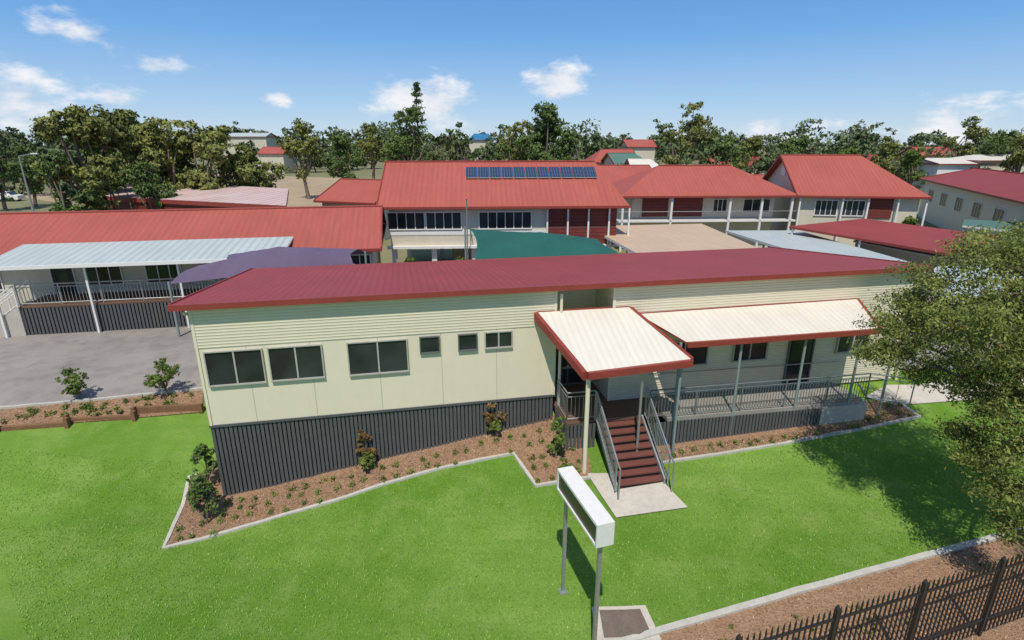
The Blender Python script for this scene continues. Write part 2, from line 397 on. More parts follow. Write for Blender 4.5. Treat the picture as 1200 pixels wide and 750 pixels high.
window(mb, M, 10.35, 11.5, 2.1, 4.0, 1.49, 2, m_framedk)
mb.build('windows', main)
mb = MB()
s_ = 0.0
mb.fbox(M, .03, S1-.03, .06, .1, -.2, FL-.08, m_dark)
while s_ < S1-.05:
    p = M.P(s_, 0, 0); z0 = h(p.x, p.y)-.1+random.uniform(-.01, .01)
    mb.fbox(M, s_, s_+.085, .0+random.uniform(0, .006), .03, z0, FL-.075, m_skirt); s_ += .118
n_ = 0.05
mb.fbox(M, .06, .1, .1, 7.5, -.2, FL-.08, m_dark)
while n_ < 7.5:
    mb.fbox(M, .0, .03, n_, n_+.085, 0, FL-.075, m_skirt); n_ += .118
mb.build('skirting', main)
mb = MB()
mb.tube(M.P(S1+.12, -.08, h(*M.P(S1, 0, 0)[:2])), M.P(S1+.12, -.08, 5.75), .045, .045, m_cream)
mb.tube(M.P(-.07, 1.5, .9), M.P(-.07, 1.5, 5.2), .045, .045, m_cream)
mb.tube(M.P(-.07, 1.5, 5.2), M.P(-.12, .0, 5.75), .045, .045, m_cream)
mb.tube(M.P(22.95, -.05, 1.8), M.P(22.95, -.05, 5.75), .045, .045, m_cream)
mb.build('downpipes', main)

ec = empty('entry_canopy', M.P(12, -1, DK))
mb = MB()
def mh(u, v, n, dz=0):
    s_, z_ = M.hit(u, v, n); return M.P(s_, n, z_+dz)
BL = mh(630, 366, -.03); BR = mh(737, 360, -.03); FLc = mh(688, 436, -2.15); FR = mh(810, 421, -2.0)
mb.slab(FLc, FR, BR, BL, .07, m_whiteroof, m_fascia, m_cream)
def edge_beam(mb, A, B, w, hgt, m, inward, lift=.02):
    A = Vector(A); B = Vector(B); d = (B-A); side = Vector((-d.y, d.x, 0)).normalized()*inward*w
    up = Vector((0, 0, lift))
    q = [A+up, B+up, B+side+up, A+side+up]
    if inward < 0: q = [B+up, A+up, A+side+up, B+side+up]
    mb.slab(q[0], q[1], q[2], q[3], hgt, m, m)
edge_beam(mb, FLc, BL, .13, .24, m_fascia, 1.0); edge_beam(mb, FR, BR, .13, .24, m_fascia, -1.0)
edge_beam(mb, FLc, FR, .12, .2, m_fascia, -1.0, .01); edge_beam(mb, BL, BR, .08, .12, m_fascia, 1.0, .03)
mb.build('roof', ec)
mb = MB()
for fx, m_ in ((.03, m_cream), (.55, m_steel), (.93, m_bluepost)):
    p = FLc.lerp(FR, fx)+M.e2*.12; q = Vector((p.x, p.y, h(p.x, p.y)-.05)); mb.tube(q, (p.x, p.y, p.z-.1), .065 if fx < .1 else .04, .065 if fx < .1 else .04, m_, 10)
mb.build('posts', ec)

wc = empty('walkway_canopy', M.P(16, -1, DK))
mb = MB()
A0 = mh(805, 401, -1.6); A1 = mh(1030, 385, -1.6); B1 = mh(1004, 350.5, -.03); B0 = mh(748, 368, -.03)
mb.slab(A0, A1, B1, B0, .06, m_whiteroof, m_fascia, m_cream)
edge_beam(mb, A0, A1, .09, .16, m_fascia, -1.0, .01); edge_beam(mb, A1, B1, .08, .16, m_fascia, -1.0, .02); edge_beam(mb, B0, B1, .08, .1, m_fascia, 1.0, .03)
mb.build('roof', wc)
mb = MB()
for s_ in (13.4, 15.4, 17.6, 19.6, 20.9):
    z_ = A0.z+(A1.z-A0.z)*(s_-13.5)/8
    p = M.P(s_, -1.5, 0); mb.tube((p.x, p.y, h(p.x, p.y)-.05), (p.x, p.y, z_-.05), .04, .04, m_bluepost, 8)
mb.build('posts', wc)

dk = empty('entry_deck', M.P(12, -1, DK))
mb = MB()
mb.fbox(M, 10.1, 13.2, -1.15, -.04, DK-.12, DK, m_deck); mb.fbox(M, S1+.03, 11.82, -.039, 1.45, DK-.12, DK-.002, m_deck)
P_ = [M.P(13.2, -1.5, DK), M.P(20.3, -1.5, 1.93), M.P(20.3, -.03, 1.93), M.P(13.2, -.03, DK)]
mb.slab(*P_, .12, m_yard, m_yard)
s_ = 12.6
while s_ < 18.6:
    p = M.P(s_, -1.52, 0); zt = DK-.12-(s_-13.2)*.017; mb.fbox(M, s_, s_+.085, -1.54, -1.51, h(p.x, p.y)-.1, zt, m_skirt); s_ += .118
mb.fbox(M, 12.6, 18.6, -1.49, -1.46, .9, DK-.25, m_dark)
mb.fbox(M, 18.6, 20.3, -1.56, -1.45, 1.2, 1.86, m_conc)
s_ = 10.1
while s_ < 11.0:
    mb.fbox(M, s_, s_+.085, -1.2, -1.17, .8, DK-.1, m_skirt); s_ += .118
n_ = -1.15
while n_ < 0:
    mb.fbox(M, 10.07, 10.1, n_, n_+.085, .9, DK-.1, m_skirt); n_ += .118
mb.build('platform', dk)
mb = MB()
n0 = -2.85; z0 = h(*M.P(11.8, n0, 0)[:2])+.04; nr = 9; rise = (DK-z0)/nr; tr = (-1.15-n0)/(nr-1)
sa, sb = 11.1, 12.5
for i in range(nr-1):
    mb.fbox(M, sa, sb, n0+i*tr, n0+(i+1)*tr+.03, z0+(i+1)*rise-.05, z0+(i+1)*rise, m_step)
    mb.fbox(M, sa+.02, sb-.02, n0+i*tr+.03, n0+i*tr+.045, z0+i*rise, z0+(i+1)*rise-.052, m_dark)
    mb.fbox(M, sa, sb, n0+i*tr-.004, n0+i*tr-.001, z0+(i+1)*rise-.045, z0+(i+1)*rise-.01, m_step)
for s_ in (sa-.05, sb):
    mb.slab(M.P(s_, n0-.05, z0+.2), M.P(s_+.05, n0-.05, z0+.2), M.P(s_+.05, -1.13, DK+.02), M.P(s_, -1.13, DK+.02), .26, m_steel, m_steel)
mb.build('stairs', dk)
mb = MB()
for s_ in (sa-.09, sb+.09):
    railing(mb, M.P(s_, n0-.1, z0+.05), M.P(s_, -1.2, DK+.0), .95)
    q = M.P(s_, n0-.1, z0+.98); mb.tube(q, M.P(s_, n0-.35, z0+.9), .022, .022, m_steel, 6); mb.tube(M.P(s_, n0-.35, z0+.9), M.P(s_, n0-.35, z0), .022, .022, m_steel, 6)
    mb.tube(M.P(s_+.07, n0-.2, z0+.75), M.P(s_+.07, -1.2, DK+.75), .018, .018, m_steel, 6)
railing(mb, M.P(12.6, -1.45, DK), M.P(20.3, -1.45, 1.93), .95, m_raildk, sp=.1, bal=.011)
mb.tube(M.P(13.2, -.12, DK+.85), M.P(20.3, -.12, 1.93+.85), .018, .018, m_steel, 6)
railing(mb, M.P(10.12, -1.12, DK), M.P(11.0, -1.12, DK), .95)
railing(mb, M.P(10.12, -1.12, DK), M.P(10.12, -.1, DK), .95)
railing(mb, M.P(20.3, -1.45, 1.93), M.P(21.6, -1.9, 1.8), .95, sp=.4)
mb.build('railings', dk)

# ---------- generic gable / hip building ----------
def house(name, p0, p1, depth, z0, ze, zr, i0=0, i1=0, over=.45, rm=None, wm=None, ext0=0, ext1=0, fm=None):
    fr = Fr(p0, p1); fr.O = fr.O-fr.e1*ext0; L = fr.L+ext0+ext1; fr.L = L
    rm = rm or m_roof2; wm = wm or m_creamfar; fm = fm or m_fascia
    e = empty(name, fr.P(L/2, depth/2, z0)); d = depth
    mb = MB()
    A, B, C, D = fr.P(0, 0, ze), fr.P(L, 0, ze), fr.P(L, d, ze), fr.P(0, d, ze)
    R0, R1 = fr.P(i0, d/2, zr), fr.P(L-i1, d/2, zr)
    mb.poly([A, B, R1, R0], rm); mb.poly([C, D, R0, R1], rm)
    if i0 > 0: mb.poly([D, A, R0], rm)
    if i1 > 0: mb.poly([B, C, R1], rm)
    mb.build('roof', e)
    mb = MB()
    mb.fbox(fr, 0, L, 0, d, ze-.16, ze-.01, fm)
    if i0 == 0:
        mb.poly([fr.P(over, .05, ze), fr.P(over, d/2, zr-.12), fr.P(over, d-.05, ze)], wm)
        for q, r in ((A, R0), (D, R0)): mb.bar(q+Vector((0, 0, -.02)), r+Vector((0, 0, -.02)), .06, .18, fm)
    if i1 == 0:
        mb.poly([fr.P(L-over, .05, ze), fr.P(L-over, d-.05, ze), fr.P(L-over, d/2, zr-.12)], wm)
        for q, r in ((B, R1), (C, R1)): mb.bar(q+Vector((0, 0, -.02)), r+Vector((0, 0, -.02)), .06, .18, fm)
    mb.bar(R0+Vector((0, 0, .02)), R1+Vector((0, 0, .02)), .22, .06, rm)
    mb.fbox(fr, -.02, L+.02, -.09, -.003, ze-.13, ze+.01, fm)
    mb.build('fascia', e)
    mb = MB(); mb.fbox(fr, over, L-over, over, d-over, z0, ze-.161, wm); mb.build('walls', e)
    return fr, e
G0 = 1.88
fB, eB = house('classroom_building', at_z(0, 306, 5.0), at_z(447, 291, 5.0), 9, G0, 5.0, 6.62, ext0=9, over=.5)
mb = MB()
for s_ in (4, 7, 12, 14.6, 17.5, 21, 23.5): window(mb, fB, s_, s_+1.5, 3.6, 4.6, .5, 3, m_white)
window(mb, fB, 10.6, 11.5, 2.9, 4.5, .5, 1, m_white)
mb.build('windows', eB)
vb = empty('veranda', fB.P(14, -1, G0)); mb = MB()
sL = 9+.3
mb.slab(fB.P(sL, -2.0, 5.12), fB.P(21.3, -2.0, 5.12), fB.P(21.3, 1.3, 5.52), fB.P(sL, 1.3, 5.52), .08, m_blueroof, m_white)
mb.fbox(fB, sL-.02, 21.32, -2.1, -2.003, 4.98, 5.13, m_white)
DB = 3.25
mb.fbox(fB, 10.2, 20, -1.5, .45, DB-.1, DB, m_deck)
mb.fbox(fB, 10.25, 20, -1.44, -1.4, G0-.1, DB-.12, m_dark)
s_ = 10.2
while s_ < 20:
    mb.fbox(fB, s_, s_+.1, -1.52, -1.49, G0-.05, DB-.11, m_skirt); s_ += .15
for s_ in (9.5, 13.1, 16.8, 20.2): mb.fbox(fB, s_, s_+.08, -1.75, -1.67, G0-.05, 5.04, m_white)
for i in range(8):
    mb.fbox(fB, 8.2+i*.25, 8.45+i*.25, -1.6, -.5, G0, G0+(i+1)*.17, m_conc)
railing(mb, fB.P(8.2, -1.6, G0), fB.P(10.2, -1.6, DB), .95, m_white, .2, .03); railing(mb, fB.P(8.2, -.5, G0), fB.P(10.2, -.5, DB), .95, m_white, .2, .03)
railing(mb, fB.P(10.2, -1.45, DB), fB.P(20, -1.45, DB), .95, m_steel, .14, .03, .014)
railing(mb, fB.P(1, -1.2, G0), fB.P(8, -1.2, G0), 1.0, m_white, .3, .03)
mb.build('veranda_frame', vb)

def sail(name, c, peak, m, N=14):
    c = [Vector(p) for p in c]; me = MB(); G = []
    for j in range(N+1):
        row = []
        for i in range(N+1):
            a = i/N; b = j/N
            a2 = .5+(a-.5)*(1-.10*math.sin(math.pi*b)); b2 = .5+(b-.5)*(1-.10*math.sin(math.pi*a))
            p = c[0].lerp(c[1], a2).lerp(c[3].lerp(c[2], a2), b2)
            r = 1-max(abs(a-.5)*1.3, abs(b-.5)*2); p = p+Vector((0, 0, peak*max(0, r)**.9))
            row.append(p)
        G.append(row)
    for j in range(N):
        for i in range(N): me.poly([G[j][i], G[j][i+1], G[j+1][i+1], G[j+1][i]], m)
    e = empty(name, c[0]); o = me.build('fabric', e)
    me = MB()
    for p in c: me.tube((p.x, p.y, G0-.1), (p.x, p.y, p.z+.1), .06, .05, m_bluepost, 8)
    me.build('posts', e)
sail('shade_sail', [at_z(198, 333, 4.3), at_z(415, 312, 4.7), at_z(428, 297, 5.0), at_z(262, 303, 4.9)], .85, m_purple_sail)
sail('shade_sail', [at_z(556, 312, 4.9), at_z(732, 306, 4.9), at_z(700, 284, 5.0), at_z(545, 268, 5.5)], .8, m_green_sail)

def shed(name, pts, th, mt, ms, wm, z0=G0):
    e = empty(name, pts[0]); mb = MB(); mb.slab(*pts, th, mt, ms); mb.build('roof', e)
    c = sum((Vector(p) for p in pts), Vector())/4; mb = MB()
    q = [Vector(p).lerp(c, .04) for p in pts]
    for i in range(4):
        a, b = q[i], q[(i+1) % 4]
        mb.poly([(a.x, a.y, z0), (b.x, b.y, z0), (b.x, b.y, b.z-th), (a.x, a.y, a.z-th)], wm)
    mb.build('walls', e); return e
shed('storage_shed', [at_z(100, 229, 5.6), at_z(335, 241, 5.6), at_z(338, 221, 6.1), at_z(166, 212, 6.1)], .35, m_roofworn, m_fascia, m_maroon)
house('toilet_block', at_z(368, 235, 5.3), at_z(440, 238, 5.3), 8, G0, 5.3, 6.9, rm=m_roof2)
fE, eE = house('two_storey_building', at_z(441, 243, 6.5), at_z(738, 241, 6.5), 9, 4.15, 6.5, 8.9, i1=1.3, over=.6, rm=m_roof2)
mb = MB(); L = fE.L
sx = lambda u, n=.6: fE.hit(u, 258, n)[0]
for u0, u1, p in ((455, 497, 4), (500, 540, 4), (562, 622, 6)): window(mb, fE, sx(u0), sx(u1), 5.15, 6.1, .595, p, m_white, .06)
mb.fbox(fE, .6, sx(640), .57, .598, 4.78, 5.02, m_white)
mb.fbox(fE, sx(640), L-.6, .56, .598, 5.2, 6.3, m_maroon)
mb.fbox(fE, sx(640), L-.6, .5, .598, 4.15, 5.15, m_maroon)
for u in (640, 664, 688, 712, 735): s_ = sx(u); mb.fbox(fE, s_, s_+.1, .38, .48, G0, 6.33, m_white)
mb.fbox(fE, .4, L-.4, .3, .598, 4.0, 4.148, m_white)
mb.build('windows', eE)
mb = MB(); k = .6
while k < L-.5: mb.fbox(fE, k, k+.3, .7, 1.0, G0-.05, 4.14, m_white); mb.fbox(fE, k, k+.3, 7.7, 8.0, G0-.05, 4.14, m_white); k += 2.4
mb.fbox(fE, 4, 9, 5.5, 8, G0, 4.14, m_creamfar)
mb.build('undercroft', eE)
mb = MB(); sl = (8.9-6.5)/4.5
def rp(s_, n_, up): return fE.P(s_, n_, 6.5+sl*n_+up)
s0_ = fE.loc(at_y(546, 214, 34.8))[0]; s1_ = fE.loc(at_y(702, 214, 35))[0]; wpan = (s1_-s0_)/11
for i in range(11):
    a0 = s0_+i*wpan; a1 = a0+wpan-.05
    mb.slab(rp(a0, 2.55, .14), rp(a1, 2.55, .14), rp(a1, 3.65, .14), rp(a0, 3.65, .14), .04, m_solar, m_frame)
mb.build('solar_panels', eE)
mb = MB(); mb.tube(fE.P(5.2, -.4, G0), fE.P(5.2, -.4, 6.9), .04, .03, m_steel); mb.tube(fE.P(5.2, -.4, 6.9), fE.P(5.2, -1.1, 7.1), .03, .03, m_steel); mb.build('pole_light')
fH, eH = house('hip_roof_building', at_z(727, 230, 6.2), at_z(938, 229, 6.2), 8, G0, 6.2, 8.3, i0=4.0, i1=4, over=1.3, rm=m_roof2)
mb = MB()
sx = lambda u: fH.hit(u, 250, 1.3)[0]
for u0, u1 in ((752, 782), (788, 822)): mb.fbox(fH, sx(u0), sx(u1), 1.22, 1.295, 4.5, 6.03, m_maroon)
for u0, u1 in ((835, 850), (870, 900)): window(mb, fH, sx(u0), sx(u1), 4.8, 5.8, 1.295, 3, m_white)
for u in (728, 785, 853, 890, 925): s_ = fH.hit(u, 250, .2)[0]; mb.fbox(fH, s_, s_+.16, .1, .26, G0, 6.03, m_white)
mb.fbox(fH, 0, fH.L, .1, 1.29, 4.2, 4.32, m_white)
mb.tube(fH.P(0, .15, 5.0), fH.P(fH.L, .15, 5.0), .03, .03, m_steel, 6)
mb.build('veranda_parts', eH)
fG, eG = house('gable_building', at_z(934, 229, 6.2), at_z(1092, 231, 6.2), 11, G0, 6.2, 9.1, i0=0, i1=3.2, over=.5, rm=m_roof2)
mb = MB(); sx = lambda u: fG.hit(u, 245, .5)[0]
for u0, u1 in ((955, 980), (984, 1012)): window(mb, fG, sx(u0), sx(u1), 4.7, 5.8, .495, 4, m_white, .07)
mb.fbox(fG, sx(1018), sx(1045), .42, .495, 4.5, 6.0, m_maroon)
for u in (935, 985, 1015, 1050, 1083): s_ = fG.hit(u, 245, .2)[0]; mb.fbox(fG, s_, s_+.12, .1, .22, G0, 6.03, m_white)
mb.fbox(fG, .42, .495, 4.9, 6.1, 7.4, 8.2, m_white)
mb.build('windows', eG)
house('rear_classroom', at_z(866, 216, 6.1), at_z(930, 216, 6.1), 5, G0, 6.1, 6.9, rm=m_roof2)

def cover(name, pts, mt, ms=None, pm=None, th=.14, z0=G0):
    e = empty(name, pts[0]); mb = MB(); mb.slab(*pts, th, mt, ms or m_fascia); mb.build('roof', e); mb = MB()
    c = sum((Vector(p) for p in pts), Vector())/4
    for i in range(4):
        a = Vector(pts[i]); b = Vector(pts[(i+1) % 4]); L_ = (b-a).length; k = max(1, int(L_/3.5))
        for j in range(k):
            p = a.lerp(b, j/k).lerp(c, .04); mb.tube((p.x, p.y, z0-.05), (p.x, p.y, p.z-th), .06, .06, pm or m_white, 6)
    mb.build('posts', e); return e
cover('covered_area', [at_z(745, 296, 4.6), at_z(890, 291, 4.6), at_z(822, 262, 4.7), at_z(688, 265, 4.7)], m_tan, m_white)
cover('covered_walkway', [at_z(925, 265, 4.9), at_z(1112, 297, 4.7), at_z(1172, 277, 5.0), at_z(1012, 256, 5.2)], m_roofdk, m_fascia)
shed('low_classroom', [at_z(1000, 282, 4.1), at_z(1105, 302, 4.1), at_z(1160, 285, 4.2), at_z(1040, 268, 4.2)], .1, m_greenroof, m_white, m_creamfar)
cover('covered_walkway', [at_z(1020, 322, 4.3), at_z(1120, 322, 4.3), at_z(935, 270, 4.4), at_z(850, 270, 4.4)], m_blueroof, m_white, m_bluepost)
cover('covered_walkway', [at_z(1105, 352, 4.1), at_z(1260, 350, 4.1), at_z(1200, 312, 4.2), at_z(1090, 312, 4.2)], m_blueroof, m_white, m_bluepost)
cover('covered_walkway', [at_z(1128, 264, 4.6), at_z(1230, 275, 4.6), at_z(1230, 262, 4.7), at_z(1130, 257, 4.7)], m_greenroof, m_white, m_bluepost)
pK0 = at_z(1078, 209, 6.2); pK1 = at_z(1215, 240, 6.2)
fK, eK = house('classroom_building', pK0, pK1, 10, G0, 6.2, 7.4, rm=m_roofdk, over=.5, ext1=10, wm=m_creamrib)
mb = MB()
for k in range(5): window(mb, fK, 3+k*5, 5+k*5, 4.0, 5.2, .495, 3, m_white)
mb.build('windows', eK)

# ---------- sign ----------
sg = empty('school_sign', (1.4, 9.3, 0)); mb = MB()
q0 = at_z(653, 549, 3.35); q1 = at_z(700, 616, 3.35)
fs = Fr(q0, q1); Ls = fs.L
mb.fbox(fs, 0, Ls, 0, .36, 3.29, 3.35, m_white); mb.fbox(fs, 0, Ls, 0, .36, 2.84, 2.88, m_white)
mb.fbox(fs, 0, .04, 0, .36, 2.881, 3.289, m_white); mb.fbox(fs, Ls-.04, Ls, 0, .36, 2.881, 3.289, m_white)
mb.fbox(fs, .041, Ls-.041, .03, .33, 2.881, 3.289, m_sign)
mb.build('sign_box', sg); mb = MB()
for s_ in (.12, Ls-.18):
    p = fs.P(s_, .18, 0); mb.fbox(fs, s_-.035, s_+.035, .145, .215, h(p.x, p.y)-.1, 2.839, m_steel)
    mb.fbox(fs, s_-.1, s_+.1, .08, .28, h(p.x, p.y)-.02, h(p.x, p.y)+.015, m_steel)
mb.build('posts', sg)
pp = gp((693, 713), (756, 711), (775, 752), (700, 756)); overlay('sign_footing', pp, m_conc, .05)
c_ = sum(pp, Vector())/4; overlay('sign_footing_soil', [p.lerp(c_, .25) for p in pp], m_soil, .075)

# ---------- fence ----------
f0 = at_z(862, 752, 2.0); f1 = at_z(1205, 650, 2.0)
ff_ = Fr(f0, f1); fe = empty('security_fence', f0); mb = MB()
def fz(s_): p = ff_.P(s_, 0, 0); return h(p.x, p.y)
zt0 = 1.95; s_ = 0.; LF = ff_.L+5
while s_ < LF:
    g_ = fz(s_)
    mb.fbox(ff_, s_-.012, s_+.012, -.012, .012, g_+.08, zt0+.02, m_black)
    a = ff_.P(s_, 0, zt0+.02)
    mb.tube(a, a+Vector((0, 0, .13)), .022, .002, m_black, 4); s_ += .125
for z_ in (zt0-.12, .55):
    mb.fbox(ff_, -.05, LF, -.02, .02, z_-.02, z_+.02, m_black)
k = .0
while k < LF:
    mb.fbox(ff_, k-.035+.06, k+.035+.06, -.035, .035, fz(k)-.1, zt0+.12, m_black); mb.tube(ff_.P(k+.06, 0, zt0+.12), ff_.P(k+.06, 0, zt0+.2), .05, .01, m_black, 6); k += 2.1
mb.build('panels', fe)

# ---------- foliage ----------
def finish(name, V, Fq, I, T, mats):
    me = bpy.data.meshes.new(name); nV = len(V); nF = len(Fq)
    me.vertices.add(nV); me.vertices.foreach_set('co', V.astype(np.float32).ravel())
    me.loops.add(nF*4); me.loops.foreach_set('vertex_index', Fq.astype(np.int32).ravel())
    me.polygons.add(nF); me.polygons.foreach_set('loop_start', np.arange(0, nF*4, 4, dtype=np.int32))
    try: me.polygons.foreach_set('loop_total', np.full(nF, 4, dtype=np.int32))
    except Exception: pass
    me.polygons.foreach_set('material_index', I.astype(np.int32))
    at = me.attributes.new('tint', 'FLOAT', 'FACE'); at.data.foreach_set('value', T.astype(np.float32))
    for m in mats: me.materials.append(m)
    me.update(calc_edges=True); me.validate()
    ob = bpy.data.objects.new(name, me); scene.collection.objects.link(ob); return ob
def nrm_(a): return a/np.maximum(np.linalg.norm(a, axis=-1, keepdims=True), 1e-6)
class Fol:
    def __init__(s): s.V = []; s.F = []; s.I = []; s.T = []; s.k = 0
    def add(s, V, Fq, i, t):
        s.V.append(V); s.F.append(Fq+s.k); s.I.append(np.full(len(Fq), i)); s.T.append(np.broadcast_to(t, (len(Fq),)).astype(float)); s.k += len(V)
    def leaves(s, rs, C, out, size, tint, mi=1, asp=.5):
        n = len(C); nr = nrm_(out*.7+rs.normal(size=(n, 3))*.6)
        a = nrm_(np.cross(nr, rs.normal(size=(n, 3)))); b = np.cross(nr, a)
        sz = (size*rs.uniform(.6, 1.35, n))[:, None]
        V = np.stack([C-a*sz, C-b*sz*asp, C+a*sz, C+b*sz*asp], 1).reshape(-1, 3)
        s.add(V, np.arange(4*n).reshape(n, 4), mi, tint)
    def tube(s, a, b, r0, r1, seg=7):
        a = np.array(a, float); b = np.array(b, float); d = (b-a)/max(np.linalg.norm(b-a), 1e-6)
        x = np.cross(d, [.3, .9, .1]); x /= np.linalg.norm(x); y = np.cross(d, x)
        an = np.arange(seg)*2*np.pi/seg; ring = np.cos(an)[:, None]*x+np.sin(an)[:, None]*y
        V = np.vstack([a+ring*r0, b+ring*r1]); i = np.arange(seg); j = (i+1) % seg
        s.add(V, np.stack([i, j, j+seg, i+seg], 1), 0, .5)
    def limb(s, rs, a, b, r0, r1, bend=.12, k=4, seg=6):
        a = np.array(a, float); b = np.array(b, float); L = np.linalg.norm(b-a); off = rs.normal(size=3)*L*bend; prev = a
        for i in range(1, k+1):
            t = i/k; p = a+(b-a)*t+off*math.sin(math.pi*t); s.tube(prev, p, r0+(r1-r0)*(i-1)/k, r0+(r1-r0)*t, seg); prev = p
    def done(s, name, mats):
        return finish(name, np.vstack(s.V), np.vstack(s.F), np.concatenate(s.I), np.concatenate(s.T), mats)
def grow(fo, seed, base, H_, W_, nb=10, nc=22, nl=26, leaf=.22, lo=.28, squash=.75, blob=.42, lean=(0, 0)):
    rs = np.random.default_rng(abs(int(seed))); base = np.array(base, float)
    zc_ = base[2]+H_*(1+lo)/2; rz = H_*(1-lo)/2; R = np.array([W_/2, W_/2, rz])
    cc = np.array([base[0]+lean[0], base[1]+lean[1], zc_])
    bd = nrm_(rs.normal(size=(nb, 3))); br = rs.uniform(.3, .78, (nb, 1)); B = cc+bd*br*R
    B[0] = cc+np.array([0, 0, rz*.55])
    rad = W_/2*rs.uniform(blob*.7, blob*1.15, nb)
    tr = max(.02 if H_ < 2 else .06, H_*.022)
    fork = base+(cc-base)*.45+rs.normal(size=3)*.1*W_*np.array([.5, .5, 0]); fo.limb(rs, base-[0, 0, .2], fork, tr*1.2, tr*.8, .05, 3, 8)
    for k in range(nb):
        fo.limb(rs, fork, B[k], tr*.6, tr*.12, .12, 4, 5)
        d = nrm_(rs.normal(size=(nc, 3))); C = B[k]+d*rad[k]*rs.uniform(.45, 1.08, (nc, 1))*np.array([1, 1, squash])
        ct = rs.uniform(.4, 1, nc)
        for q in range(0, nc, 4): fo.tube(B[k], C[q], tr*.12, tr*.04, 4)
        cr = rad[k]*rs.uniform(.22, .42, nc)
        o = nrm_(rs.normal(size=(nc, nl, 3))); P = C[:, None, :]+o*(cr[:, None, None]*rs.uniform(.2, 1.1, (nc, nl, 1)))*np.array([1, 1, .7])
        outd = nrm_(P-B[k]); bt = rs.uniform(0, .35)
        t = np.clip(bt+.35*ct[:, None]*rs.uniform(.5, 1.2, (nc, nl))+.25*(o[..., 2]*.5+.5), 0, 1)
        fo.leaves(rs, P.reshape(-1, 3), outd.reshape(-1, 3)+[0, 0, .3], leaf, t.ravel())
def tree(name, seed, base, H_, W_, mats=(m_bark, m_leafB), **kw):
    fo = Fol(); grow(fo, seed, base, H_, W_, **kw); return fo.done(name, list(mats))

# foreground right tree
fo = Fol(); rs = np.random.default_rng(11)
base = np.array([13.2, 10.6, h(13.2, 10.6)])
blobs = [(1150, 298, 12.9, .85), (1100, 335, 13.1, .85), (1058, 388, 12.8, .75), (1036, 410, 12.6, .55), (1120, 385, 12.0, .95), (1180, 350, 12.0, 1.1), (1175, 420, 11.6, .95),
         (1095, 428, 12.2, .65), (1170, 478, 11.2, .8), (1190, 530, 10.6, .75), (1240, 320, 12, 1.5), (1260, 430, 11.4, 1.5), (1075, 362, 13.4, .8), (1145, 452, 11.8, .7), (1195, 580, 10.2, .7), (1300, 380, 11, 1.7), (1190, 295, 13.6, .9), (1300, 500, 10.4, 1.4), (1130, 505, 11.6, .45), (1160, 380, 10.6, .8), (1150, 540, 10.9, .4), (1200, 620, 9.9, .45)]
fork = np.array([12.7, 11.0, 3.6]); fo.limb(rs, base-[0, 0, .2], fork, .24, .17, .05, 3, 10)
for (u, v, y, r) in blobs:
    B = np.array(at_y(u, v, y)); midp = fork+(B-fork)*.5+[0, 0, .3]; fo.limb(rs, fork, midp, .08, .045, .08, 4, 6); fo.limb(rs, midp, B, .045, .016, .1, 4, 5)
    nc = int(40*r*r)+16; d = nrm_(rs.normal(size=(nc, 3))); C = B+d*r*rs.uniform(.25, 1.15, (nc, 1))*np.array([1.1, 1.1, .7])
    for q in range(0, nc, 2): fo.limb(rs, B, C[q], .012, .005, .1, 2, 4)
    nl = 72; o = rs.normal(size=(nc, nl, 3))*.12*np.array([1.3, 1.3, .65]); P = C[:, None, :]+o
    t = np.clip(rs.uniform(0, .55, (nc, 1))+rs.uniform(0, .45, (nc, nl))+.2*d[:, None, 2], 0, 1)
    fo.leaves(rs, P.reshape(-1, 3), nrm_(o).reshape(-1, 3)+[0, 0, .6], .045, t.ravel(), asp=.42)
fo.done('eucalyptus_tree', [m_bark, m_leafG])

def T(u, vtop, y, wpx, name='gum_tree', seed=0, mats=(m_bark, m_leafB), **kw):
    p = at_y(u, vtop, y); H_ = p.z-G0; d = ray(u, vtop); w = wpx/F*(y/d.y)
    kw.setdefault('leaf', w*.018+.06); tree(name, seed+int(u)+2000, (p.x, y, G0-.1), H_, w, mats, **kw)
A_ = (m_bark, m_leafA); B_ = (m_bark, m_leafB); D_ = (m_bark, m_leafD)
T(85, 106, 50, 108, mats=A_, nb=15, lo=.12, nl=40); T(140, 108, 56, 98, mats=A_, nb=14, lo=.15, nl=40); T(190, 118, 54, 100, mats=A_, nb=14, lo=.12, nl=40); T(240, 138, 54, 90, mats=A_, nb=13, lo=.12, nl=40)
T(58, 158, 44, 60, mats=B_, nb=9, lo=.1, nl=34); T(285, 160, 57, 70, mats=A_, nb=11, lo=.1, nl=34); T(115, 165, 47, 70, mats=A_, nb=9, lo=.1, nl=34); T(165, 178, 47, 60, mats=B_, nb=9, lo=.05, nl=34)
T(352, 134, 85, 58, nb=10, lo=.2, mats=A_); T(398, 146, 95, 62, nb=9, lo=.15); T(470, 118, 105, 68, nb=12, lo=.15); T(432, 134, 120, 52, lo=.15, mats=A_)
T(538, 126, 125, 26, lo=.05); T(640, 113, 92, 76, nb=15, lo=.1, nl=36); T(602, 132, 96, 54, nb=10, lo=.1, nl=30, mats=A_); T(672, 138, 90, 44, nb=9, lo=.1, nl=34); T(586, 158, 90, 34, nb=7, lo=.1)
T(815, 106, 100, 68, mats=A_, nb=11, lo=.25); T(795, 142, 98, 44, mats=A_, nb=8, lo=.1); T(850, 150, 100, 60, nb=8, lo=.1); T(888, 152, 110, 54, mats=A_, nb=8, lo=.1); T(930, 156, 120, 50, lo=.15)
T(1045, 152, 90, 54, mats=A_, nb=9, lo=.1); T(1000, 164, 100, 44, lo=.1, mats=D_); T(1140, 130, 110, 50, mats=A_, nb=7, lo=.35); T(1185, 146, 100, 54, lo=.2); T(1075, 166, 85, 36, lo=.15, mats=D_); T(1210, 144, 90, 60, mats=A_)
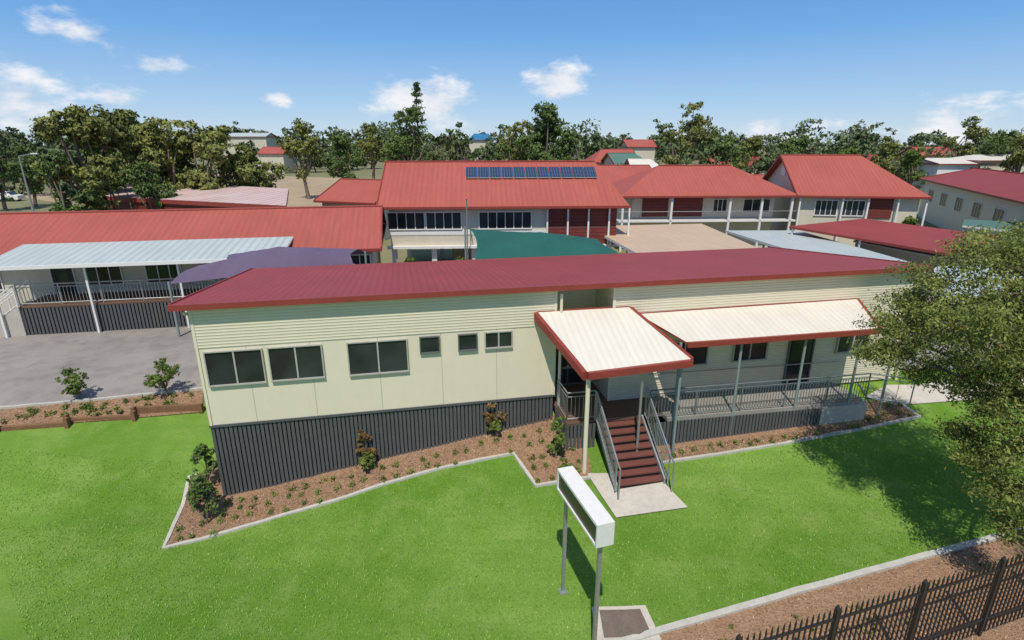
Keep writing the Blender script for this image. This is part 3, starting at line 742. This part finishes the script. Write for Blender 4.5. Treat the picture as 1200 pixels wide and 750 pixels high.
T(20, 158, 75, 44, lo=.1); T(-20, 150, 70, 60, lo=.1); T(1070, 246, 42, 30, name='shrub', mats=D_, lo=.02, nb=6); T(945, 266, 36, 28, name='shrub', mats=D_, lo=.02, nb=6)
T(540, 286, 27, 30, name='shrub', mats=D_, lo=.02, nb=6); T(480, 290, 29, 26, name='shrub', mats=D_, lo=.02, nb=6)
fo = Fol(); rs = np.random.default_rng(3); p = at_y(487, 96, 118); y_ = 118; zt = p.z
fo.tube((p.x, y_, G0), (p.x, y_, zt), .4, .05, 8)
z_ = zt-.6
while z_ > zt-17:
    f_ = (zt-z_)/17; R_ = .4+2.7*f_**.8
    for k in range(6):
        a_ = rs.uniform(0, 6.28); R2 = R_*rs.uniform(.6, 1.15); tip = np.array([p.x+math.cos(a_)*R2, y_+math.sin(a_)*R2, z_+.25*R2])
        fo.tube((p.x, y_, z_), tip, .06, .03, 4); t_ = rs.uniform(.15, 1, 34)[:, None]
        C = np.array([p.x, y_, z_])+(tip-np.array([p.x, y_, z_]))*t_+rs.normal(size=(34, 3))*.2; fo.leaves(rs, C, rs.normal(size=(34, 3)), .22, rs.uniform(0, .45, 34))
    z_ -= rs.uniform(.9, 1.4)
fo.done('norfolk_pine', [m_bark, m_leafB])
for bi, (y0, y1, cnt, hmin, hmax, w, nm) in enumerate(((75, 130, 44, 4, 9.5, 8, 'distant_trees'), (130, 230, 85, 6, 13.5, 12, 'distant_trees'), (240, 480, 95, 9, 20, 24, 'distant_trees'))):
    fo = Fol(); rs = np.random.default_rng(50+bi)
    for k in range(cnt):
        y = rs.uniform(y0, y1); x = (rs.uniform(-1.15, 1.15))*y
        if y < 160 and -.62*y < x < -.12*y: continue
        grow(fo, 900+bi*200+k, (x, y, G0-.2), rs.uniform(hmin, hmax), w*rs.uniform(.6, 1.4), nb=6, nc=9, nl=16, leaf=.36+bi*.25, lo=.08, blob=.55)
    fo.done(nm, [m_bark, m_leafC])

rh = random.Random(5)
cols = [m_roof2, m_roofdk, m_creamfar]
def dh(u, v, y, w, d=9, rr=1.8, rm=None, wm=None, name='distant_house'):
    p = at_y(u, v, y); house(name, (p.x, y), (p.x+w, y+rh.uniform(-1, 1)), d, G0, p.z, p.z+rr, rm=rm or rh.choice(cols), wm=wm or m_creamfar, over=.4, i0=rh.choice((0, 2.)), i1=rh.choice((0, 2.)))
dh(695, 190, 85, 7, rm=m_roof2); dh(712, 216, 60, 6, rm=m_roof2); dh(722, 196, 78, 6, rm=m_greenroof); dh(742, 205, 70, 5, rm=m_whiteroof)
dh(255, 160, 190, 16, rm=m_blueroof, rr=1.2); dh(548, 164, 190, 9, rm=mat('blue_roof', (.03, .18, .34)), rr=2)
dh(795, 202, 75, 6, rm=m_whiteroof, wm=m_white, rr=.8); dh(1100, 192, 95, 10, rm=m_whiteroof, wm=m_white, rr=.8); dh(1150, 188, 95, 12, rm=m_whiteroof, rr=.8)
dh(300, 180, 160, 8, rm=m_roof2); dh(735, 172, 150, 8, rm=m_roof2); dh(1080, 182, 130, 8)
for k in range(5):
    y = rh.uniform(120, 210); x = rh.uniform(0, 1)*y
    house('distant_house', (x, y), (x+rh.uniform(9, 16), y+rh.uniform(-2, 2)), 9, G0, 5.2, 7.2, rm=rh.choice(cols), over=.4)

# garden plants
fo = Fol(); rs = np.random.default_rng(21)
def plant(fo, p, r, hh, n, lf, tb=.3):
    d = nrm_(rs.normal(size=(n, 3))); d[:, 2] = np.abs(d[:, 2]); P = np.array(p)+d*rs.uniform(.3, 1, (n, 1))*np.array([r, r, hh])
    fo.leaves(rs, P, d, lf, np.clip(tb+rs.uniform(-.3, .5, n), 0, 1), mi=1, asp=.35)
def hz(x, y): return h(x, y)+.03
def inpoly(x, y, P):
    c = False; j = len(P)-1
    for i in range(len(P)):
        if (P[i][1] > y) != (P[j][1] > y) and x < (P[j][0]-P[i][0])*(y-P[i][1])/(P[j][1]-P[i][1])+P[i][0]: c = not c
        j = i
    return c
def scatter(poly, ds, dn):
    a_ = [M.loc(p) for p in poly]; s0, s1 = min(q[0] for q in a_), max(q[0] for q in a_); n0, n1 = min(q[1] for q in a_), max(q[1] for q in a_)
    s_ = s0
    while s_ < s1:
        n_ = n0+.2
        while n_ < n1:
            p = M.P(s_+rs.uniform(-.1, .1), n_+rs.uniform(-.1, .1), 0)
            if inpoly(p.x, p.y, poly) and M.loc(p)[1] < -.25 and rs.uniform() > .08:
                r = rs.uniform(.08, .15); plant(fo, (p.x, p.y, hz(p.x, p.y)), r, r*1.7, 40, .045, rs.uniform(.3, .75))
            n_ += dn
        s_ += ds
scatter([tuple(p[:2]) for p in bl], .44, .42)
brp = [tuple(p[:2]) for p in [bedR[0]]+bedR[1:]+[M.P(20, -1.7, 0), M.P(12.8, -1.7, 0)]]
scatter(brp, .42, .38)
for k in range(55):
    q = Vector(ret[2]).lerp(ret[4], rs.uniform()); q2 = Vector(bedback[0]).lerp(bedback[2], rs.uniform()); p = q.lerp(q2, rs.uniform(.2, .8))
    plant(fo, (p.x, p.y, hz(p.x, p.y)), .11, .2, 30, .05, rs.uniform(.1, .6))
for k in range(30):
    p = kerb[1].lerp(kerb[-1], rs.uniform()); p = Vector((p.x+.3, p.y-rs.uniform(.3, 1.3), 0)); plant(fo, (p.x, p.y, hz(p.x, p.y)), .07, .1, 16, .04, .3)
fo.done('garden_plants', [m_bark, m_leafD])
mb_ = Fol()
def chips(poly, n):
    X = [p[0] for p in poly]; Y = [p[1] for p in poly]; C = []
    while len(C) < n:
        x = rs.uniform(min(X), max(X)); y = rs.uniform(min(Y), max(Y))
        if inpoly(x, y, poly): C.append((x, y, h(x, y)+.045))
    C = np.array(C); mb_.leaves(rs, C, np.tile([0, 0, 2.], (n, 1)), .026, rs.uniform(0, 1, n), mi=1, asp=.4)
chips([tuple(p[:2]) for p in bl], 9000); chips(brp, 4500); chips([tuple(p[:2]) for p in kerb+[Vector((k1.x+1, k1.y-3, 0)), Vector((k0.x-.5, k0.y-3, 0))]], 6000); chips([tuple(p[:2]) for p in ret[2:]+bedback[:3]], 3000)
mb_.done('mulch_chips', [m_bark, leafmat('chip', (.15, .085, .045), (.58, .40, .26), .0)])

# grass : short blades over the near lawn
fo = Fol(); rs = np.random.default_rng(77); pts = []
bl2 = [tuple(p[:2]) for p in bl]; kp = [tuple(p[:2]) for p in kerb+[Vector((k1.x+1, k1.y-9, 0)), Vector((k0.x-.5, k0.y-9, 0))]]; sp2 = [tuple(p[:2]) for p in slab_pts]; pp2 = [tuple(p[:2]) for p in pp]
while len(pts) < 60000:
    y = 6+8.8*rs.uniform(); x = rs.uniform(-1.15, 1.15)*y
    if inpoly(x, y, bl2) or inpoly(x, y, kp) or inpoly(x, y, sp2) or inpoly(x, y, brp) or inpoly(x, y, pp2): continue
    s_, n_ = M.loc((x, y))
    if n_ > -.1 and s_ > -.2: continue
    pts.append((x, y, h(x, y)+.012))
C = np.array(pts); n = len(C)
ang = rs.uniform(0, 6.28, n); w_ = rs.uniform(.006, .012, n)[:, None]; L_ = rs.uniform(.02, .045, n)[:, None]
side = np.stack([np.cos(ang), np.sin(ang), 0*ang], 1); lean = np.stack([-np.sin(ang), np.cos(ang), 0*ang], 1)*rs.uniform(-.9, .9, (n, 1))+[0, 0, 1]
V = np.stack([C-side*w_, C+side*w_, C+side*w_*.3+lean*L_, C-side*w_*.3+lean*L_], 1).reshape(-1, 3)
fo.add(V, np.arange(4*n).reshape(n, 4), 1, rs.uniform(0, 1, n)); fo.done('grass_blades', [m_bark, leafmat('blade', (.14, .27, .035), (.34, .50, .12), 0.)])

def shrub(name, u, v, hpx, wpx, seed, mats, nb=6, **kw):
    p = gh(u, v); t = p.y/ray(u, v).y; tree(name, seed, (p.x, p.y, p.z-.02), hpx/F*t*1.05, wpx/F*t, mats, nb=nb, nc=12, nl=26, leaf=.038, lo=.08, blob=.6, **kw)
E_ = (m_bark, m_leafE)
shrub('shrub', 430, 546, 50, 24, 1, E_); shrub('shrub', 434, 552, 22, 28, 2, D_)
shrub('shrub', 577, 508, 48, 26, 3, E_); shrub('shrub', 580, 512, 22, 26, 14, D_); shrub('shrub', 651, 538, 52, 26, 4, D_); shrub('shrub', 668, 560, 16, 24, 5, D_)
shrub('shrub', 243, 614, 70, 36, 6, B_, nb=10); shrub('shrub', 236, 600, 50, 30, 8, D_); shrub('shrub', 246, 575, 66, 26, 9, B_)
shrub('sapling', 94, 470, 46, 32, 10, D_, nb=8); shrub('sapling', 196, 466, 52, 36, 12, D_, nb=9)

def lamp(u, v, y):
    p = at_y(u, v, y); e = MB(); e.tube((p.x, y, G0), (p.x, y, p.z), .12, .06, m_steel); e.tube((p.x, y, p.z), (p.x+1.6, y, p.z+.25), .05, .04, m_steel)
    e.box((p.x+1.4, y-.12, p.z+.2), Vector((.7, 0, 0)), Vector((0, .24, 0)), Vector((0, 0, .12)), m_white); e.build('street_lamp')
lamp(22, 183, 60)
def car(u, v, ang):
    p = at_z(u, v, G0); e = empty('parked_car', p); R = Matrix.Rotation(ang, 3, 'Z')
    prof = [(-2.2, .3), (-2.25, .75), (-1.5, .9), (-.9, 1.4), (.8, 1.42), (1.5, .95), (2.2, .85), (2.25, .3)]
    mb = MB(); q = lambda x, y, z: p+R @ Vector((x, y, z))
    for sd in (-1, 1):
        pts = [q(x, .85*sd*(1 if z < 1 else .82), z) for x, z in prof]; mb.poly(pts if sd < 0 else pts[::-1], m_white)
        mb.poly([q(-.85, .8*sd, .95), q(1.3, .8*sd, .95), q(.75, .73*sd, 1.36), q(-.7, .73*sd, 1.36)], m_glass)
    for i in range(len(prof)-1):
        (x0, z0_), (x1, z1_) = prof[i], prof[i+1]; w0 = .85*(1 if z0_ < 1 else .82); w1 = .85*(1 if z1_ < 1 else .82)
        mb.poly([q(x0, -w0, z0_), q(x0, w0, z0_), q(x1, w1, z1_), q(x1, -w1, z1_)], m_glass if i in (2, 4) else m_white)
    mb.build('body', e); mb = MB()
    for x in (-1.4, 1.4):
        for y in (-.8, .8): mb.tube(q(x, y-.1, .32), q(x, y+.1, .32), .32, .32, m_black, 14)
    mb.build('wheels', e)
car(6, 236, .2)

# ---------- world, sun ----------
EL = math.radians(60)
sun_to = Vector((-.12*math.cos(EL), -.993*math.cos(EL), math.sin(EL))).normalized()
W = bpy.data.worlds.new('World'); scene.world = W; W.use_nodes = True; nt = W.node_tree; bg = nt.nodes['Background']
sky = nn(nt, 'ShaderNodeTexSky'); sky.sky_type = 'NISHITA'; sky.sun_disc = False; sky.sun_elevation = EL
sky.sun_rotation = math.atan2(sun_to.x, sun_to.y); sky.air_density = 1.0; sky.dust_density = .3; sky.ozone_density = 2.0
tc = nn(nt, 'ShaderNodeTexCoord'); nv = nn(nt, 'ShaderNodeVectorMath', operation='NORMALIZE'); nt.links.new(tc.outputs['Generated'], nv.inputs[0])
sx_ = nn(nt, 'ShaderNodeSeparateXYZ'); nt.links.new(nv.outputs[0], sx_.inputs[0])
az = mth(nt, 'ARCTAN2', sx_.outputs[0], sx_.outputs[1]); el = mth(nt, 'ARCSINE', sx_.outputs[2])
cb = nn(nt, 'ShaderNodeCombineXYZ'); nt.links.new(az, cb.inputs[0]); nt.links.new(mth(nt, 'MULTIPLY', el, 2.0), cb.inputs[1])
nz = noise(nt, 13, 8, cb.outputs[0], .6)
acc = None
for (u, v, wu, hv, dens) in ((97, 38, 85, 14, .85), (186, 76, 75, 10, .75), (20, 112, 100, 34, 1.1), (130, 112, 50, 15, .9), (330, 116, 28, 9, .8), (498, 120, 105, 28, 1.3), (650, 97, 66, 22, 1.2), (1120, 150, 180, 26, .75), (930, 158, 120, 14, .6), (1400, 60, 200, 40, 1), (-200, 80, 150, 30, 1)):
    d = ray(u, v).normalized(); d2 = ray(u+wu*.5, v).normalized(); d3 = ray(u, v-hv).normalized()
    a0 = math.atan2(d.x, d.y); e0 = math.asin(d.z); ra = abs(math.atan2(d2.x, d2.y)-a0)*1.35; rb = abs(math.asin(d3.z)-e0)*1.35
    X = mth(nt, 'DIVIDE', mth(nt, 'SUBTRACT', az, a0), ra); Y = mth(nt, 'DIVIDE', mth(nt, 'SUBTRACT', el, e0), rb)
    r = mth(nt, 'SQRT', mth(nt, 'ADD', mth(nt, 'MULTIPLY', X, X), mth(nt, 'MULTIPLY', Y, Y)))
    m_ = mth(nt, 'MULTIPLY', mth(nt, 'SUBTRACT', 1.0, r), dens)
    acc = m_ if acc is None else mth(nt, 'MAXIMUM', acc, m_)
acc = mth(nt, 'MAXIMUM', acc, -1.0)
cf = mth(nt, 'ADD', acc, mth(nt, 'MULTIPLY', mth(nt, 'SUBTRACT', nz, .5), 3.4))
mr = nn(nt, 'ShaderNodeMapRange', interpolation_type='SMOOTHSTEP'); mr.inputs[1].default_value = .0; mr.inputs[2].default_value = .95; nt.links.new(cf, mr.inputs[0])
cr = nn(nt, 'ShaderNodeValToRGB'); e_ = cr.color_ramp; nt.links.new(mth(nt, 'DIVIDE', el, 1.5708, True), cr.inputs[0])
stops = [(0.0, (.60, .74, .86)), (.04, (.38, .60, .87)), (.10, (.17, .42, .82)), (.20, (.05, .23, .66)), (.32, (.07, .22, .58)), (.5, (.20, .29, .48)), (1, (.22, .30, .45))]
e_.elements[0].position = 0; e_.elements[0].color = (*stops[0][1], 1); e_.elements[1].position = 1; e_.elements[1].color = (*stops[-1][1], 1)
for p_, c__ in stops[1:-1]:
    q_ = e_.elements.new(p_); q_.color = (*c__, 1)
sc_ = nn(nt, 'ShaderNodeVectorMath', operation='SCALE'); nt.links.new(cr.outputs[0], sc_.inputs[0]); sc_.inputs['Scale'].default_value = 10.0
base_sky = mixc(nt, .85, sky.outputs[0], sc_.outputs[0])
cshade = mixc(nt, ramp(nt, nz, .35, .65), (7.0, 7.5, 8.4), (9.4, 9.4, 9.6))
fin = mixc(nt, mth(nt, 'MULTIPLY', mr.outputs[0], .92), base_sky, cshade)
nt.links.new(fin, bg.inputs[0]); bg.inputs[1].default_value = .10
sl_ = bpy.data.lights.new('sun', 'SUN'); sl_.energy = 3.9; sl_.angle = math.radians(.6); sl_.color = (1, .94, .84)
so = bpy.data.objects.new('sun', sl_); scene.collection.objects.link(so); so.rotation_euler = sun_to.to_track_quat('Z', 'Y').to_euler(); so.location = (20, -20, 40)
cam = bpy.data.cameras.new('camera'); cam.sensor_width = 36; cam.lens = F*36/1200; cam.clip_end = 8000; cam.clip_start = .1
co = bpy.data.objects.new('camera', cam); scene.collection.objects.link(co); co.location = (0, 0, HC); co.rotation_euler = (math.pi/2-PITCH, 0, 0); scene.camera = co
scene.view_settings.view_transform = 'Standard'; scene.view_settings.look = 'None'; scene.view_settings.exposure = 0
